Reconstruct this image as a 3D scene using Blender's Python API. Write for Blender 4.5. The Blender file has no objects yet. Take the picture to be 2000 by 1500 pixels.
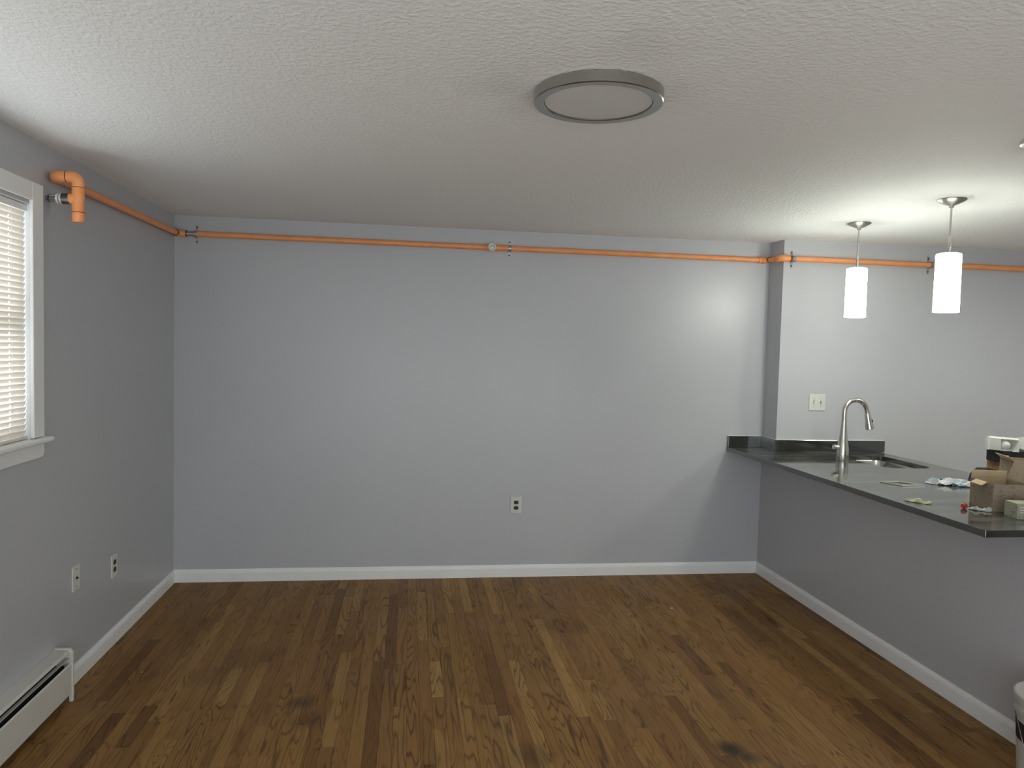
import bpy, bmesh, math, random
from mathutils import Vector, Matrix
random.seed(7)
sc = bpy.context.scene
COL = sc.collection

# ------------------------------------------------------------------ camera, world, exposure
H = 2.42            # ceiling height
W = 4.106           # room width up to the half wall
D = 0.206           # kitchen wall stands this far in front of the back wall
FPX = 1449.6

def cam_matrix(yaw, pitch, roll):
    Z = Matrix.Rotation(yaw, 3, 'Z'); X = Matrix.Rotation(pitch, 3, 'X'); Y = Matrix.Rotation(roll, 3, 'Y')
    M = Z @ X @ Y
    r, f, u = M.col[0], M.col[1], M.col[2]
    return Matrix(((r.x, u.x, -f.x), (r.y, u.y, -f.y), (r.z, u.z, -f.z)))

cam = bpy.data.cameras.new('camera'); cam_o = bpy.data.objects.new('camera', cam); COL.objects.link(cam_o)
cam.sensor_width = 36.0; cam.sensor_fit = 'HORIZONTAL'; cam.lens = FPX / 2000 * 36.0; cam.clip_start = 0.02
cam_o.matrix_world = Matrix.Translation((1.5267, -5.1235, 1.6239)) @ cam_matrix(-0.13834, -0.05025, -0.02617).to_4x4()
sc.camera = cam_o

world = bpy.data.worlds.new('World'); sc.world = world; world.use_nodes = True
bg = world.node_tree.nodes['Background']
bg.inputs[0].default_value = (0.90, 0.95, 1.0, 1); bg.inputs[1].default_value = 5.1
vs = sc.view_settings
vs.view_transform = 'Standard'; vs.look = 'None'; vs.exposure = 0.0; vs.gamma = 1.0; vs.use_curve_mapping = False
PENDANT = 25.0; KITCHEN_FILL = 85.0  # second value: lamp added out of view to brighten the kitchen wall

def portal(name, loc, rot, sx, sy):
    l = bpy.data.lights.new(name, 'AREA'); l.shape = 'RECTANGLE'; l.size = sx; l.size_y = sy
    l.cycles.is_portal = True
    o = bpy.data.objects.new(name, l); COL.objects.link(o); o.location = loc; o.rotation_euler = rot

# ------------------------------------------------------------------ node helpers
def mat(name, color=(0.8, 0.8, 0.8), rough=0.5, metal=0.0, spec=0.5, **kw):
    m = bpy.data.materials.new(name); m.use_nodes = True
    b = m.node_tree.nodes['Principled BSDF']
    b.inputs['Base Color'].default_value = (*color, 1); b.inputs['Roughness'].default_value = rough
    b.inputs['Metallic'].default_value = metal; b.inputs['Specular IOR Level'].default_value = spec
    for k, v in kw.items():
        b.inputs[k.replace('_', ' ')].default_value = v
    return m

class N:
    """small wrapper around a node tree"""
    def __init__(s, m): s.t = m.node_tree; s.b = s.t.nodes.get('Principled BSDF')
    def n(s, typ, **kw):
        x = s.t.nodes.new(typ)
        for k, v in kw.items(): setattr(x, k, v)
        return x
    def l(s, a, b): s.t.links.new(a, b)
    def val(s, sock, v):
        if hasattr(v, 'is_linked') or isinstance(v, bpy.types.NodeSocket): s.l(v, sock)
        else: sock.default_value = v
    def math(s, op, a, b=0.0, c=None, clamp=False):
        x = s.n('ShaderNodeMath', operation=op); x.use_clamp = clamp
        s.val(x.inputs[0], a); s.val(x.inputs[1], b)
        if c is not None: s.val(x.inputs[2], c)
        return x.outputs[0]
    def vmath(s, op, a, b):
        x = s.n('ShaderNodeVectorMath', operation=op); s.val(x.inputs[0], a); s.val(x.inputs[1], b)
        return x.outputs['Value'] if op in ('DISTANCE', 'LENGTH') else x.outputs[0]
    def noise(s, vec, scale, detail=2.0, rough=0.5, out=0):
        x = s.n('ShaderNodeTexNoise'); s.val(x.inputs['Vector'], vec)
        x.inputs['Scale'].default_value = scale; x.inputs['Detail'].default_value = detail; x.inputs['Roughness'].default_value = rough
        return x.outputs[out]
    def mix(s, fac, a, b, blend='MIX'):
        x = s.n('ShaderNodeMix', data_type='RGBA', blend_type=blend)
        s.val(x.inputs[0], fac); s.val(x.inputs[6], a); s.val(x.inputs[7], b)
        return x.outputs[2]
    def ramp(s, fac, stops):
        x = s.n('ShaderNodeValToRGB'); s.val(x.inputs[0], fac)
        e = x.color_ramp.elements
        while len(e) < len(stops): e.new(0.5)
        for i, (p, c) in enumerate(stops): e[i].position = p; e[i].color = (*c, 1)
        return x.outputs[0]
    def mapr(s, v, a, b, c, d):
        x = s.n('ShaderNodeMapRange'); s.val(x.inputs[0], v)
        for i, q in enumerate((a, b, c, d)): x.inputs[i + 1].default_value = q
        return x.outputs[0]
    def bump(s, h, strength, dist):
        x = s.n('ShaderNodeBump'); x.inputs['Strength'].default_value = strength; x.inputs['Distance'].default_value = dist
        s.l(h, x.inputs['Height']); s.l(x.outputs[0], s.b.inputs['Normal'])
    def pos(s): return s.n('ShaderNodeNewGeometry').outputs['Position']

def C(r, g, b): return (r, g, b, 1)

# ------------------------------------------------------------------ materials
def m_wall():
    m = mat('wall paint', (0.46, 0.46, 0.49), 0.34, spec=0.55); k = N(m); p = k.pos()
    c = k.mix(k.mapr(k.noise(p, 1.3, 3), 0.3, 0.7, 0, 1), C(0.488, 0.492, 0.520), C(0.508, 0.511, 0.537))
    # grubby patch round the sprinkler stub by the window
    d = k.math('ADD', k.vmath('DISTANCE', k.vmath('MULTIPLY', p, (1, 1.5, 0.7)), (0, -1.705 * 1.5, 2.185 * 0.7)), k.math('MULTIPLY', k.noise(p, 45, 3), 0.05))
    c = k.mix(k.mapr(d, 0.03, 0.075, 0.38, 0.0), c, C(0.16, 0.16, 0.165))
    k.l(c, k.b.inputs['Base Color'])
    k.bump(k.noise(p, 260, 2), 0.12, 0.0015)
    return m

def m_ceiling():
    m = mat('ceiling paint', (0.72, 0.71, 0.69), 0.7, spec=0.25); k = N(m); p = k.pos()
    n1 = k.noise(p, 55, 3, 0.55); n2 = k.noise(p, 150, 2)
    h = k.math('ADD', k.mapr(n1, 0.42, 0.62, 0, 1), k.math('MULTIPLY', n2, 0.35))
    k.bump(h, 0.42, 0.004)
    # scuffed patches beside the ceiling lamp
    base = C(0.92, 0.92, 0.915)
    col = None
    wob = k.math('MULTIPLY', k.noise(p, 9, 3), 0.16)
    tot = None
    for (x, y, r) in ((1.80, -2.80, 0.13), (1.86, -2.62, 0.05), (2.12, -3.20, 0.13)):
        d = k.math('ADD', k.vmath('DISTANCE', p, (x, y, H)), wob)
        f = k.mapr(d, r * 0.5, r + 0.13, 0.16, 0.0)
        tot = f if tot is None else k.math('MAXIMUM', tot, f)
    k.l(k.mix(tot, base, C(0.30, 0.29, 0.28)), k.b.inputs['Base Color'])
    return m

def m_oak():
    m = mat('stained oak', (0.2, 0.1, 0.05), 0.5, spec=0.2); k = N(m)
    g = k.n('ShaderNodeNewGeometry'); oi = k.n('ShaderNodeObjectInfo')
    rnd = k.math('FRACT', k.math('ADD', oi.outputs['Random'], g.outputs['Random Per Island']))
    r2 = k.math('FRACT', k.math('MULTIPLY', rnd, 37.7)); r3 = k.math('FRACT', k.math('MULTIPLY', rnd, 91.3))
    P = g.outputs['Position']
    off = k.n('ShaderNodeCombineXYZ')
    for i, r in enumerate((rnd, r2, r3)): k.l(k.math('MULTIPLY', r, 43.0), off.inputs[i])
    def scaled(sx, sy, sz):
        v = k.vmath('MULTIPLY', P, (sx, sy, sz)); return k.vmath('ADD', v, off.outputs[0])
    # cathedral grain: contour lines of a stretched noise
    base = k.noise(scaled(11, 1.25, 1), 1.0, 1.5, 0.45)
    fine = k.noise(scaled(60, 5, 1), 1.0, 2)
    cont = k.math('ADD', k.math('MULTIPLY', base, k.mapr(r2, 0, 1, 14, 38)), k.math('MULTIPLY', fine, 0.9))
    ring = k.math('PINGPONG', cont, 1.0)
    line = k.mapr(ring, 0.55, 1.0, 0.0, 1.0)
    line = k.math('POWER', line, 1.5)
    pores = k.mapr(k.noise(scaled(300, 7, 1), 1.0, 2), 0.50, 0.70, 0, 1)
    tone = k.ramp(rnd, [(0.0, (0.165, 0.076, 0.024)), (0.08, (0.235, 0.116, 0.036)), (0.5, (0.280, 0.146, 0.045)), (0.90, (0.305, 0.165, 0.051)), (1.0, (0.375, 0.220, 0.074))])
    drift = k.mapr(k.noise(scaled(5, 0.9, 1), 1.0, 2), 0.3, 0.7, 0.88, 1.12)
    c = k.mix(1.0, tone, drift, 'MULTIPLY')
    dark = C(0.040, 0.0165, 0.008)
    c = k.mix(k.math('MULTIPLY', line, k.mapr(r3, 0, 1, 0.25, 0.80)), c, dark)
    c = k.mix(k.math('MULTIPLY', pores, 0.32), c, dark)
    # old water stains, worn and greyed patches
    wob = k.math('MULTIPLY', k.noise(k.vmath('MULTIPLY', P, (9, 4, 1)), 1.0, 3), 0.12)
    tot = None
    for (x, y, r, a) in ((2.86, -2.32, 0.045, 0.9), (2.90, -2.38, 0.03, 0.8), (1.075, -1.765, 0.05, 0.6), (1.13, -1.93, 0.06, 0.4), (0.75, -1.25, 0.16, 0.22), (0.62, -1.45, 0.12, 0.22), (2.05, -2.30, 0.07, 0.4), (2.45, -0.95, 0.12, 0.25)):
        d = k.math('ADD', k.vmath('DISTANCE', P, (x, y, 0)), wob)
        f = k.mapr(d, r * 0.7 + 0.05, r + 0.10, a, 0.0)
        tot = f if tot is None else k.math('MAXIMUM', tot, f)
    c = k.mix(tot, c, C(0.030, 0.022, 0.014))
    k.l(c, k.b.inputs['Base Color'])
    k.l(k.mapr(k.noise(P, 3.0, 3), 0.3, 0.7, 0.42, 0.58), k.b.inputs['Roughness'])
    k.bump(k.math('ADD', k.math('MULTIPLY', line, -0.6), k.math('MULTIPLY', pores, -0.8)), 0.12, 0.0008)
    return m

def m_granite():
    m = mat('black granite', (0.03, 0.03, 0.03), 0.08, spec=0.7, IOR=1.85); k = N(m); p = k.pos()
    v = k.n('ShaderNodeTexVoronoi'); v.inputs['Scale'].default_value = 420; k.l(p, v.inputs['Vector'])
    sp = k.mapr(v.outputs['Distance'], 0.0, 0.35, 1, 0)
    c = k.mix(k.math('MULTIPLY', sp, k.mapr(k.noise(p, 170, 2), 0.45, 0.75, 0, 0.55)), C(0.022, 0.023, 0.021), C(0.22, 0.22, 0.20))
    # dry dust film on the worked slab
    st = k.noise(k.vmath('MULTIPLY', p, (5, 16, 5)), 1.0, 5, 0.62)
    nz = k.n('ShaderNodeSeparateXYZ'); k.l(k.n('ShaderNodeNewGeometry').outputs['True Normal'], nz.inputs[0])
    lying = k.mapr(nz.outputs[2], 0.6, 0.95, 0.12, 1.0)          # dust lies on level faces
    c = k.mix(k.math('MULTIPLY', k.mapr(st, 0.40, 0.70, 0.06, 0.36), lying), c, C(0.40, 0.395, 0.36))
    k.l(c, k.b.inputs['Base Color'])
    k.l(k.mapr(st, 0.35, 0.75, 0.035, 0.14), k.b.inputs['Roughness'])
    return m

def m_metal(name, col, rough, aniso_scale=None):
    m = mat(name, col, rough, 1.0); k = N(m)
    k.l(k.mapr(k.noise(k.pos(), 7, 2), 0.3, 0.7, rough * 0.92, rough * 1.08), k.b.inputs['Roughness'])
    return m

def m_speckle(name, a, b, scale, rough, spec=0.4):
    m = mat(name, a, rough, spec=spec); k = N(m)
    k.l(k.mix(k.mapr(k.noise(k.pos(), scale, 4, 0.6), 0.35, 0.65, 0, 1), C(*a), C(*b)), k.b.inputs['Base Color'])
    return m

def m_pane():
    m = bpy.data.materials.new('window glass'); m.use_nodes = True; t = m.node_tree
    t.nodes.remove(t.nodes['Principled BSDF'])
    a = t.nodes.new('ShaderNodeBsdfTransparent'); g = t.nodes.new('ShaderNodeBsdfGlossy'); x = t.nodes.new('ShaderNodeMixShader')
    a.inputs[0].default_value = (0.96, 0.98, 0.97, 1); g.inputs['Roughness'].default_value = 0.02; x.inputs[0].default_value = 0.06
    t.links.new(a.outputs[0], x.inputs[1]); t.links.new(g.outputs[0], x.inputs[2]); t.links.new(x.outputs[0], t.nodes['Material Output'].inputs[0])
    return m

def m_slat():
    m = bpy.data.materials.new('blind vinyl'); m.use_nodes = True; t = m.node_tree
    b = t.nodes['Principled BSDF']; b.inputs['Base Color'].default_value = (0.86, 0.81, 0.75, 1); b.inputs['Roughness'].default_value = 0.45
    tr = t.nodes.new('ShaderNodeBsdfTranslucent'); tr.inputs[0].default_value = (0.80, 0.66, 0.55, 1)
    x = t.nodes.new('ShaderNodeMixShader'); x.inputs[0].default_value = 0.16
    t.links.new(b.outputs[0], x.inputs[1]); t.links.new(tr.outputs[0], x.inputs[2]); t.links.new(x.outputs[0], t.nodes['Material Output'].inputs[0])
    return m

def m_pipe():
    m = mat('orange cpvc', (0.62, 0.22, 0.08), 0.38, spec=0.5); k = N(m); p = k.pos()
    k.l(k.mix(k.mapr(k.noise(p, 14, 3), 0.3, 0.7, 0, 1), C(0.86, 0.31, 0.10), C(0.90, 0.37, 0.15)), k.b.inputs['Base Color'])
    return m

def m_carton(name, base, dark):
    m = mat(name, base, 0.8, spec=0.2); k = N(m); p = k.pos()
    c = k.mix(k.mapr(k.noise(k.vmath('MULTIPLY', p, (40, 40, 90)), 1.0, 3), 0.56, 0.66, 0, 0.55), C(*base), C(*dark))
    k.l(c, k.b.inputs['Base Color'])
    return m

def m_lamp(name='lit opal glass', power=PENDANT):
    m = mat(name, (0.9, 0.9, 0.86), 0.3); b = m.node_tree.nodes['Principled BSDF']
    b.inputs['Emission Color'].default_value = (0.955, 1.0, 0.89, 1); b.inputs['Emission Strength'].default_value = power
    return m

M = dict(
    wall=m_wall(), ceiling=m_ceiling(), oak=m_oak(), granite=m_granite(),
    sub=mat('plank joint', (0.018, 0.010, 0.006), 0.9),
    trim=m_speckle('white trim paint', (0.83, 0.83, 0.825), (0.86, 0.86, 0.855), 6, 0.4),
    stripe=mat('white caulk', (0.72, 0.72, 0.70), 0.5),
    heater=m_speckle('heater enamel', (0.62, 0.59, 0.54), (0.66, 0.63, 0.58), 5, 0.4),
    fin=mat('dark heater fins', (0.02, 0.02, 0.018), 0.7, 0.3),
    pipe=m_pipe(), joint=mat('fitting joint line', (0.10, 0.032, 0.012), 0.6),
    steel=m_metal('galvanised strap', (0.42, 0.43, 0.42), 0.42), nickel=m_metal('brushed nickel', (0.60, 0.58, 0.54), 0.27), canopy=m_metal('canopy nickel', (0.44, 0.43, 0.40), 0.36), rim=m_metal('dark brushed rim', (0.42, 0.41, 0.39), 0.22),
    stainless=m_metal('stainless sink', (0.58, 0.57, 0.55), 0.22), dark=m_speckle('black plastic', (0.012, 0.012, 0.013), (0.02, 0.02, 0.022), 90, 0.45),
    plastic=m_speckle('white plastic', (0.68, 0.68, 0.64), (0.72, 0.72, 0.68), 20, 0.35),
    plate=m_speckle('cover plate', (0.66, 0.65, 0.60), (0.70, 0.69, 0.64), 20, 0.35),
    shade=m_lamp(), lit=m_lamp('added lamp diffuser', KITCHEN_FILL), pane=m_pane(), slat=m_slat(), vinyl=m_speckle('sash vinyl', (0.80, 0.82, 0.84), (0.84, 0.86, 0.88), 8, 0.35),
    diffuser=m_speckle('lamp diffuser', (0.66, 0.655, 0.64), (0.68, 0.675, 0.66), 4, 0.55, 0.3),
    kraft=m_carton('printed kraft board', (0.30, 0.235, 0.175), (0.15, 0.115, 0.085)), tan=m_speckle('plain inner board', (0.56, 0.43, 0.27), (0.60, 0.47, 0.30), 40, 0.85, 0.2),
    brown=m_carton('brown kraft board', (0.27, 0.165, 0.08), (0.19, 0.11, 0.05)),
    green=m_carton('printed pale board', (0.36, 0.36, 0.27), (0.10, 0.11, 0.08)),
    bag=None, foil=m_speckle('crumpled white wrapper', (0.62, 0.64, 0.60), (0.36, 0.38, 0.32), 45, 0.4), yellow=m_speckle('yellowed paper', (0.50, 0.50, 0.30), (0.62, 0.62, 0.48), 60, 0.7),
    red=m_speckle('red plastic', (0.45, 0.045, 0.03), (0.52, 0.07, 0.04), 60, 0.4), clear=mat('clear plastic edge', (0.42, 0.42, 0.39), 0.2),
    bulb=mat('frosted bulb', (0.78, 0.78, 0.74), 0.15), label_dark=m_carton('dark pail print', (0.035, 0.022, 0.028), (0.10, 0.09, 0.09)),
    pail=m_speckle('grey white pail', (0.50, 0.49, 0.45), (0.58, 0.57, 0.53), 9, 0.5), wire=m_metal('wire', (0.16, 0.16, 0.16), 0.4),
    brickout=None,
)
def m_bag():
    m = mat('printed plastic bag', (0.6, 0.66, 0.7), 0.2, spec=0.6); k = N(m); p = k.pos()
    c = k.ramp(k.noise(k.vmath('MULTIPLY', p, (26, 22, 10)), 1.0, 2), [(0.0, (0.62, 0.66, 0.70)), (0.46, (0.66, 0.68, 0.70)), (0.50, (0.25, 0.42, 0.52)), (0.60, (0.33, 0.50, 0.60)), (0.66, (0.06, 0.08, 0.10))])
    k.l(c, k.b.inputs['Base Color']); return m
M['bag'] = m_bag()

# ------------------------------------------------------------------ mesh helpers (world coordinates)
class MB:
    def __init__(s): s.bm = bmesh.new()
    def box(s, x0, x1, y0, y1, z0, z1):
        x0, x1 = sorted((x0, x1)); y0, y1 = sorted((y0, y1)); z0, z1 = sorted((z0, z1))
        v = [s.bm.verts.new(c) for c in ((x0, y0, z0), (x1, y0, z0), (x1, y1, z0), (x0, y1, z0), (x0, y0, z1), (x1, y0, z1), (x1, y1, z1), (x0, y1, z1))]
        for f in ((0, 3, 2, 1), (4, 5, 6, 7), (0, 1, 5, 4), (1, 2, 6, 5), (2, 3, 7, 6), (3, 0, 4, 7)): s.bm.faces.new([v[i] for i in f])
        return s
    def obox(s, c, ax, half):
        """box with centre c, axes ax (3 vectors) and half sizes"""
        c = Vector(c); a = [Vector(q).normalized() * h for q, h in zip(ax, half)]
        v = [s.bm.verts.new(c + a[0] * i + a[1] * j + a[2] * k) for k in (-1, 1) for (i, j) in ((-1, -1), (1, -1), (1, 1), (-1, 1))]
        for f in ((0, 3, 2, 1), (4, 5, 6, 7), (0, 1, 5, 4), (1, 2, 6, 5), (2, 3, 7, 6), (3, 0, 4, 7)): s.bm.faces.new([v[i] for i in f])
        return s
    def prism(s, prof, fn):
        """prof: 2d points; fn(p, end) -> 3d for end 0 and 1"""
        a = [s.bm.verts.new(fn(p, 0)) for p in prof]; b = [s.bm.verts.new(fn(p, 1)) for p in prof]
        n = len(prof)
        for i in range(n): s.bm.faces.new((a[i], a[(i + 1) % n], b[(i + 1) % n], b[i]))
        s.bm.faces.new(a[::-1]); s.bm.faces.new(b)
        return s
    def tube(s, pts, r, seg=16, caps=True):
        pts = [Vector(p) for p in pts]; n = len(pts); rs = r if isinstance(r, (list, tuple)) else [r] * n
        t0 = (pts[1] - pts[0]).normalized()
        up = Vector((0, 0, 1)) if abs(t0.z) < 0.9 else Vector((0, 1, 0))
        u = t0.cross(up).normalized(); prev = t0; rings = []
        for i, p in enumerate(pts):
            t = (pts[1] - pts[0]) if i == 0 else (pts[-1] - pts[-2]) if i == n - 1 else ((pts[i + 1] - p).normalized() + (p - pts[i - 1]).normalized())
            t = t.normalized() if t.length > 1e-9 else prev
            u = (u - t * u.dot(t)).normalized(); w = t.cross(u); prev = t
            rings.append([s.bm.verts.new(p + (u * math.cos(2 * math.pi * k / seg) + w * math.sin(2 * math.pi * k / seg)) * rs[i]) for k in range(seg)])
        for a, b in zip(rings, rings[1:]):
            for k in range(seg): s.bm.faces.new((a[k], a[(k + 1) % seg], b[(k + 1) % seg], b[k]))
        if caps: s.bm.faces.new(rings[0][::-1]); s.bm.faces.new(rings[-1])
        return s
    def lathe(s, prof, c, axis=(0, 0, 1), seg=32, close=False):
        """prof: (radius, height) along axis from centre c"""
        ax = Vector(axis).normalized(); up = Vector((1, 0, 0)) if abs(ax.x) < 0.9 else Vector((0, 1, 0))
        u = ax.cross(up).normalized(); w = ax.cross(u); c = Vector(c); rings = []
        for (r, h) in prof:
            if r < 1e-6: rings.append([s.bm.verts.new(c + ax * h)])
            else: rings.append([s.bm.verts.new(c + ax * h + (u * math.cos(2 * math.pi * k / seg) + w * math.sin(2 * math.pi * k / seg)) * r) for k in range(seg)])
        pairs = list(zip(rings, rings[1:])) + ([(rings[-1], rings[0])] if close else [])
        for a, b in pairs:
            for k in range(seg):
                q = [a[k % len(a)], a[(k + 1) % seg % len(a)] if len(a) > 1 else None, b[(k + 1) % seg % len(b)] if len(b) > 1 else None, b[k % len(b)]]
                q = [x for x in q if x is not None]
                if len(set(q)) >= 3: s.bm.faces.new(q)
        return s
    def obj(s, name, m, parent=None, smooth=False, bevel=0.0, seg=2, label=None, origin=None):
        bmesh.ops.recalc_face_normals(s.bm, faces=s.bm.faces)
        o_ = Vector(origin) if origin is not None else (parent['_o'] if parent is not None and parent.get('_o') is not None else None)
        if o_ is None:
            xs = [v.co for v in s.bm.verts]
            o_ = Vector(((min(v.x for v in xs) + max(v.x for v in xs)) / 2, (min(v.y for v in xs) + max(v.y for v in xs)) / 2, min(v.z for v in xs)))
            own = True
        else: own = parent is None
        o_ = Vector(o_)
        for v in s.bm.verts: v.co -= o_
        me = bpy.data.meshes.new(name); s.bm.to_mesh(me); s.bm.free()
        if m is not None: me.materials.append(M[m] if isinstance(m, str) else m)
        o = bpy.data.objects.new(name, me); COL.objects.link(o)
        if parent is None: o.location = o_
        else: o.parent = parent
        o['_o'] = [o_.x, o_.y, o_.z]
        if smooth:
            for f in me.polygons: f.use_smooth = True
            md = None
            try: me.set_sharp_from_angle(angle=math.radians(40))
            except Exception: pass
        if bevel:
            md = o.modifiers.new('bevel', 'BEVEL'); md.width = bevel; md.segments = seg; md.limit_method = 'ANGLE'; md.angle_limit = math.radians(40)
        if label: o['label'] = label
        return o

def thing(name, label, cat, loc, group=None):
    o = bpy.data.objects.new(name, None); COL.objects.link(o); o.location = loc; o.empty_display_size = 0.05
    o['_o'] = list(loc); o['label'] = label; o['category'] = cat
    if group: o['group'] = group
    return o
def tag(o, label, cat, group=None):
    o['label'] = label; o['category'] = cat
    if group: o['group'] = group
    return o
def struct(o, label=None, cat=None):
    o['kind'] = 'structure'
    if label: o['label'] = label
    if cat: o['category'] = cat
    return o
def box(*a): return MB().box(*a)
def arc(c, r, a0, a1, u, w, n=10):
    c, u, w = Vector(c), Vector(u), Vector(w)
    return [c + u * (r * math.cos(a0 + (a1 - a0) * i / n)) + w * (r * math.sin(a0 + (a1 - a0) * i / n)) for i in range(n + 1)]

# ------------------------------------------------------------------ the room shell
XR, YR, XL = 6.9, -6.5, 0.0
WY0, WY1, WZ0, WZ1 = -3.70, -1.862, 1.185, 2.150     # left window opening
T = 0.12
b = MB()
b.box(-T, 0, WY1, T, -0.05, H); b.box(-T, 0, YR, WY0, -0.05, H); b.box(-T, 0, WY0, WY1, -0.05, WZ0); b.box(-T, 0, WY0, WY1, WZ1, H)
struct(b.obj('wall_left', 'wall'), 'grey painted wall with the window and baseboard heater', 'wall')
struct(box(0, W, 0, T, -0.05, H).obj('wall_back', 'wall'), 'long grey painted wall facing the camera', 'wall')
struct(box(W, XR, -D, T, -0.05, H).obj('wall_kitchen', 'wall'), 'grey kitchen wall standing forward of the long wall', 'wall')
struct(box(W, W + 0.115, -2.44, -D, -0.02, 0.904).obj('wall_half', 'wall'), 'grey half wall carrying the dark stone counter', 'wall')
struct(box(XR, XR + T, YR, T, -0.05, H).obj('wall_right', 'wall'), 'grey kitchen side wall', 'wall')
# rear wall with two added patio openings, unseen, sized and placed for fill daylight
RW = ((0.15, 1.95), (2.25, 4.05)); RZ0, RZ1 = 0.02, 2.12
b = MB()
xs = [-T, RW[0][0], RW[0][1], RW[1][0], RW[1][1], XR + T]
for i in (0, 2, 4): b.box(xs[i], xs[i + 1], YR - T, YR, -0.05, H)
for (x0, x1) in RW: b.box(x0, x1, YR - T, YR, -0.05, RZ0); b.box(x0, x1, YR - T, YR, RZ1, H)
struct(b.obj('wall_rear', 'wall'), 'grey wall behind the camera with two added glazed doors', 'wall')
struct(box(-T, XR + T, YR - T, T, H, H + 0.1).obj('ceiling', 'ceiling'), 'white textured ceiling', 'ceiling')
for (x0, x1) in RW:
    portal('window_portal', ((x0 + x1) / 2, YR - T + 0.01, (RZ0 + RZ1) / 2), (math.radians(90), 0, 0), x1 - x0, RZ1 - RZ0)
portal('window_portal', (-T + 0.004, (WY0 + WY1) / 2, (WZ0 + WZ1) / 2), (math.radians(90), 0, math.radians(-90)), WY1 - WY0, WZ1 - WZ0)
for i, (x0, x1) in enumerate(RW):
    w = thing('window_%d' % (i + 2), ('left' if i == 0 else 'right') + ' added glazed patio door, unseen behind the camera', 'window', ((x0 + x1) / 2, YR, RZ0)); w['kind'] = 'structure'
    b = MB(); y0, y1 = YR - 0.09, YR - 0.05
    b.box(x0, x0 + .05, y0, y1, RZ0, RZ1); b.box(x1 - .05, x1, y0, y1, RZ0, RZ1); b.box(x0 + .05, x1 - .05, y0, y1, RZ0, RZ0 + .05); b.box(x0 + .05, x1 - .05, y0, y1, RZ1 - .05, RZ1); b.box(x0 + .05, x1 - .05, y0, y1, 1.40, 1.45)
    b.obj('sash_frame', 'vinyl', w)
    box(x0 + .05, x1 - .05, YR - .072, YR - .068, RZ0 + .05, 1.40).obj('pane', 'pane', w); box(x0 + .05, x1 - .05, YR - .072, YR - .068, 1.45, RZ1 - .05).obj('pane', 'pane', w)

# floor: sub floor with every plank on it
floor = struct(box(-T, XR + T, YR - T, T, -0.06, -0.016).obj('floor', 'sub', origin=(2, -2, -0.06)), 'brown stained oak strip floor', 'floor')
PW = 0.0572
plank_me = bpy.data.meshes.new('plank')
bm = bmesh.new(); bmesh.ops.create_cube(bm, size=1.0); bm.to_mesh(plank_me); bm.free(); plank_me.materials.append(M['oak'])
planks = []
rows = int(XR / PW) + 1
rp = random.Random(21)
for i in range(rows):
    x0 = i * PW; y = 0.0 - rp.uniform(0, 0)
    first = True
    while y > YR:
        L = rp.choice((rp.uniform(0.28, 0.7), rp.uniform(0.6, 1.2), rp.uniform(0.8, 1.5)))
        if first: L *= rp.uniform(0.25, 1.0); first = False
        L = max(L, 0.2)
        y1 = max(y - L, YR)
        planks.append((x0, min(x0 + PW, XR), y1, y, rp.uniform(0, 0.0005)))
        y = y1
def visible(p): return p[0] < W - 0.005 and p[3] > -2.62
vis = sorted([p for p in planks if visible(p)], key=lambda p: p[2] - p[3] * 1.0)
vis = sorted(vis, key=lambda p: -(p[3] - p[2]))[:298]
vset = set(vis)
for (x0, x1, y0, y1, dz) in vis:
    o = bpy.data.objects.new('plank', plank_me); COL.objects.link(o); o.parent = floor
    g = 0.0009
    o.scale = (x1 - x0 - g, y1 - y0 - g, 0.0155)
    o.location = Vector(((x0 + x1) / 2, (y0 + y1) / 2, -dz - 0.00775)) - Vector(floor['_o'])
b = MB()
for p in planks:
    if p in vset: continue
    b.box(p[0] + .00045, p[1] - .00045, p[2] + .00045, p[3] - .00045, -0.0155 - p[4], -p[4])
o = b.obj('plank', 'oak', floor); o['kind'] = 'stuff'

# baseboards: moulded profile, out from the wall (o) and up (z)
BP = [(0, 0), (0.013, 0), (0.013, 0.060), (0.011, 0.070), (0.006, 0.080), (0.004, 0.085), (0, 0.085)]
def baseboard(name, fn, label):
    struct(MB().prism(BP, fn).obj(name, 'trim'), label, 'baseboard')
baseboard('baseboard_back', lambda p, e: (W - p[0] if e else p[0], -p[0], p[1]), 'white baseboard along the long grey wall')
baseboard('baseboard_left', lambda p, e: (p[0], -1.655 if e else -p[0], p[1]), 'white baseboard between corner and heater')
baseboard('baseboard_right', lambda p, e: (W - p[0], -2.44 if e else -p[0], p[1]), 'white baseboard along the half wall')

# ------------------------------------------------------------------ left window with casing, stool, apron, sash
win = thing('window_1', 'white cased window with a closed mini blind', 'window', (0, (WY0 + WY1) / 2, WZ0)); win['kind'] = 'structure'
CZ = WZ1 + 0.012
box(0, 0.016, WY1 - 0.008, WY1 + 0.082, WZ0 + .012, CZ + 0.075).obj('side_casing', 'trim', win, bevel=0.004)
box(0, 0.016, WY0 - 0.082, WY0 + 0.008, WZ0 + .012, CZ + 0.075).obj('side_casing', 'trim', win, bevel=0.004)
box(0, 0.0155, WY0 + 0.008, WY1 - 0.008, CZ, CZ + 0.075).obj('head_casing', 'trim', win, bevel=0.004)
box(-0.075, 0.042, WY0 - 0.115, WY1 + 0.115, WZ0 - 0.012, WZ0 + 0.010).obj('stool', 'trim', win, bevel=0.009, seg=4)
pr = [(WY0 - .082, 0), (WY1 + .084, 0), (WY1 + .084, -.03)] + [(WY1 + .059 + .025 * math.cos(a), -.037 - .025 * math.sin(a)) for a in (0.3, 0.8, 1.2, 1.57)] + [(WY0 - .06, -.062), (WY0 - .082, -.04)]
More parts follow.
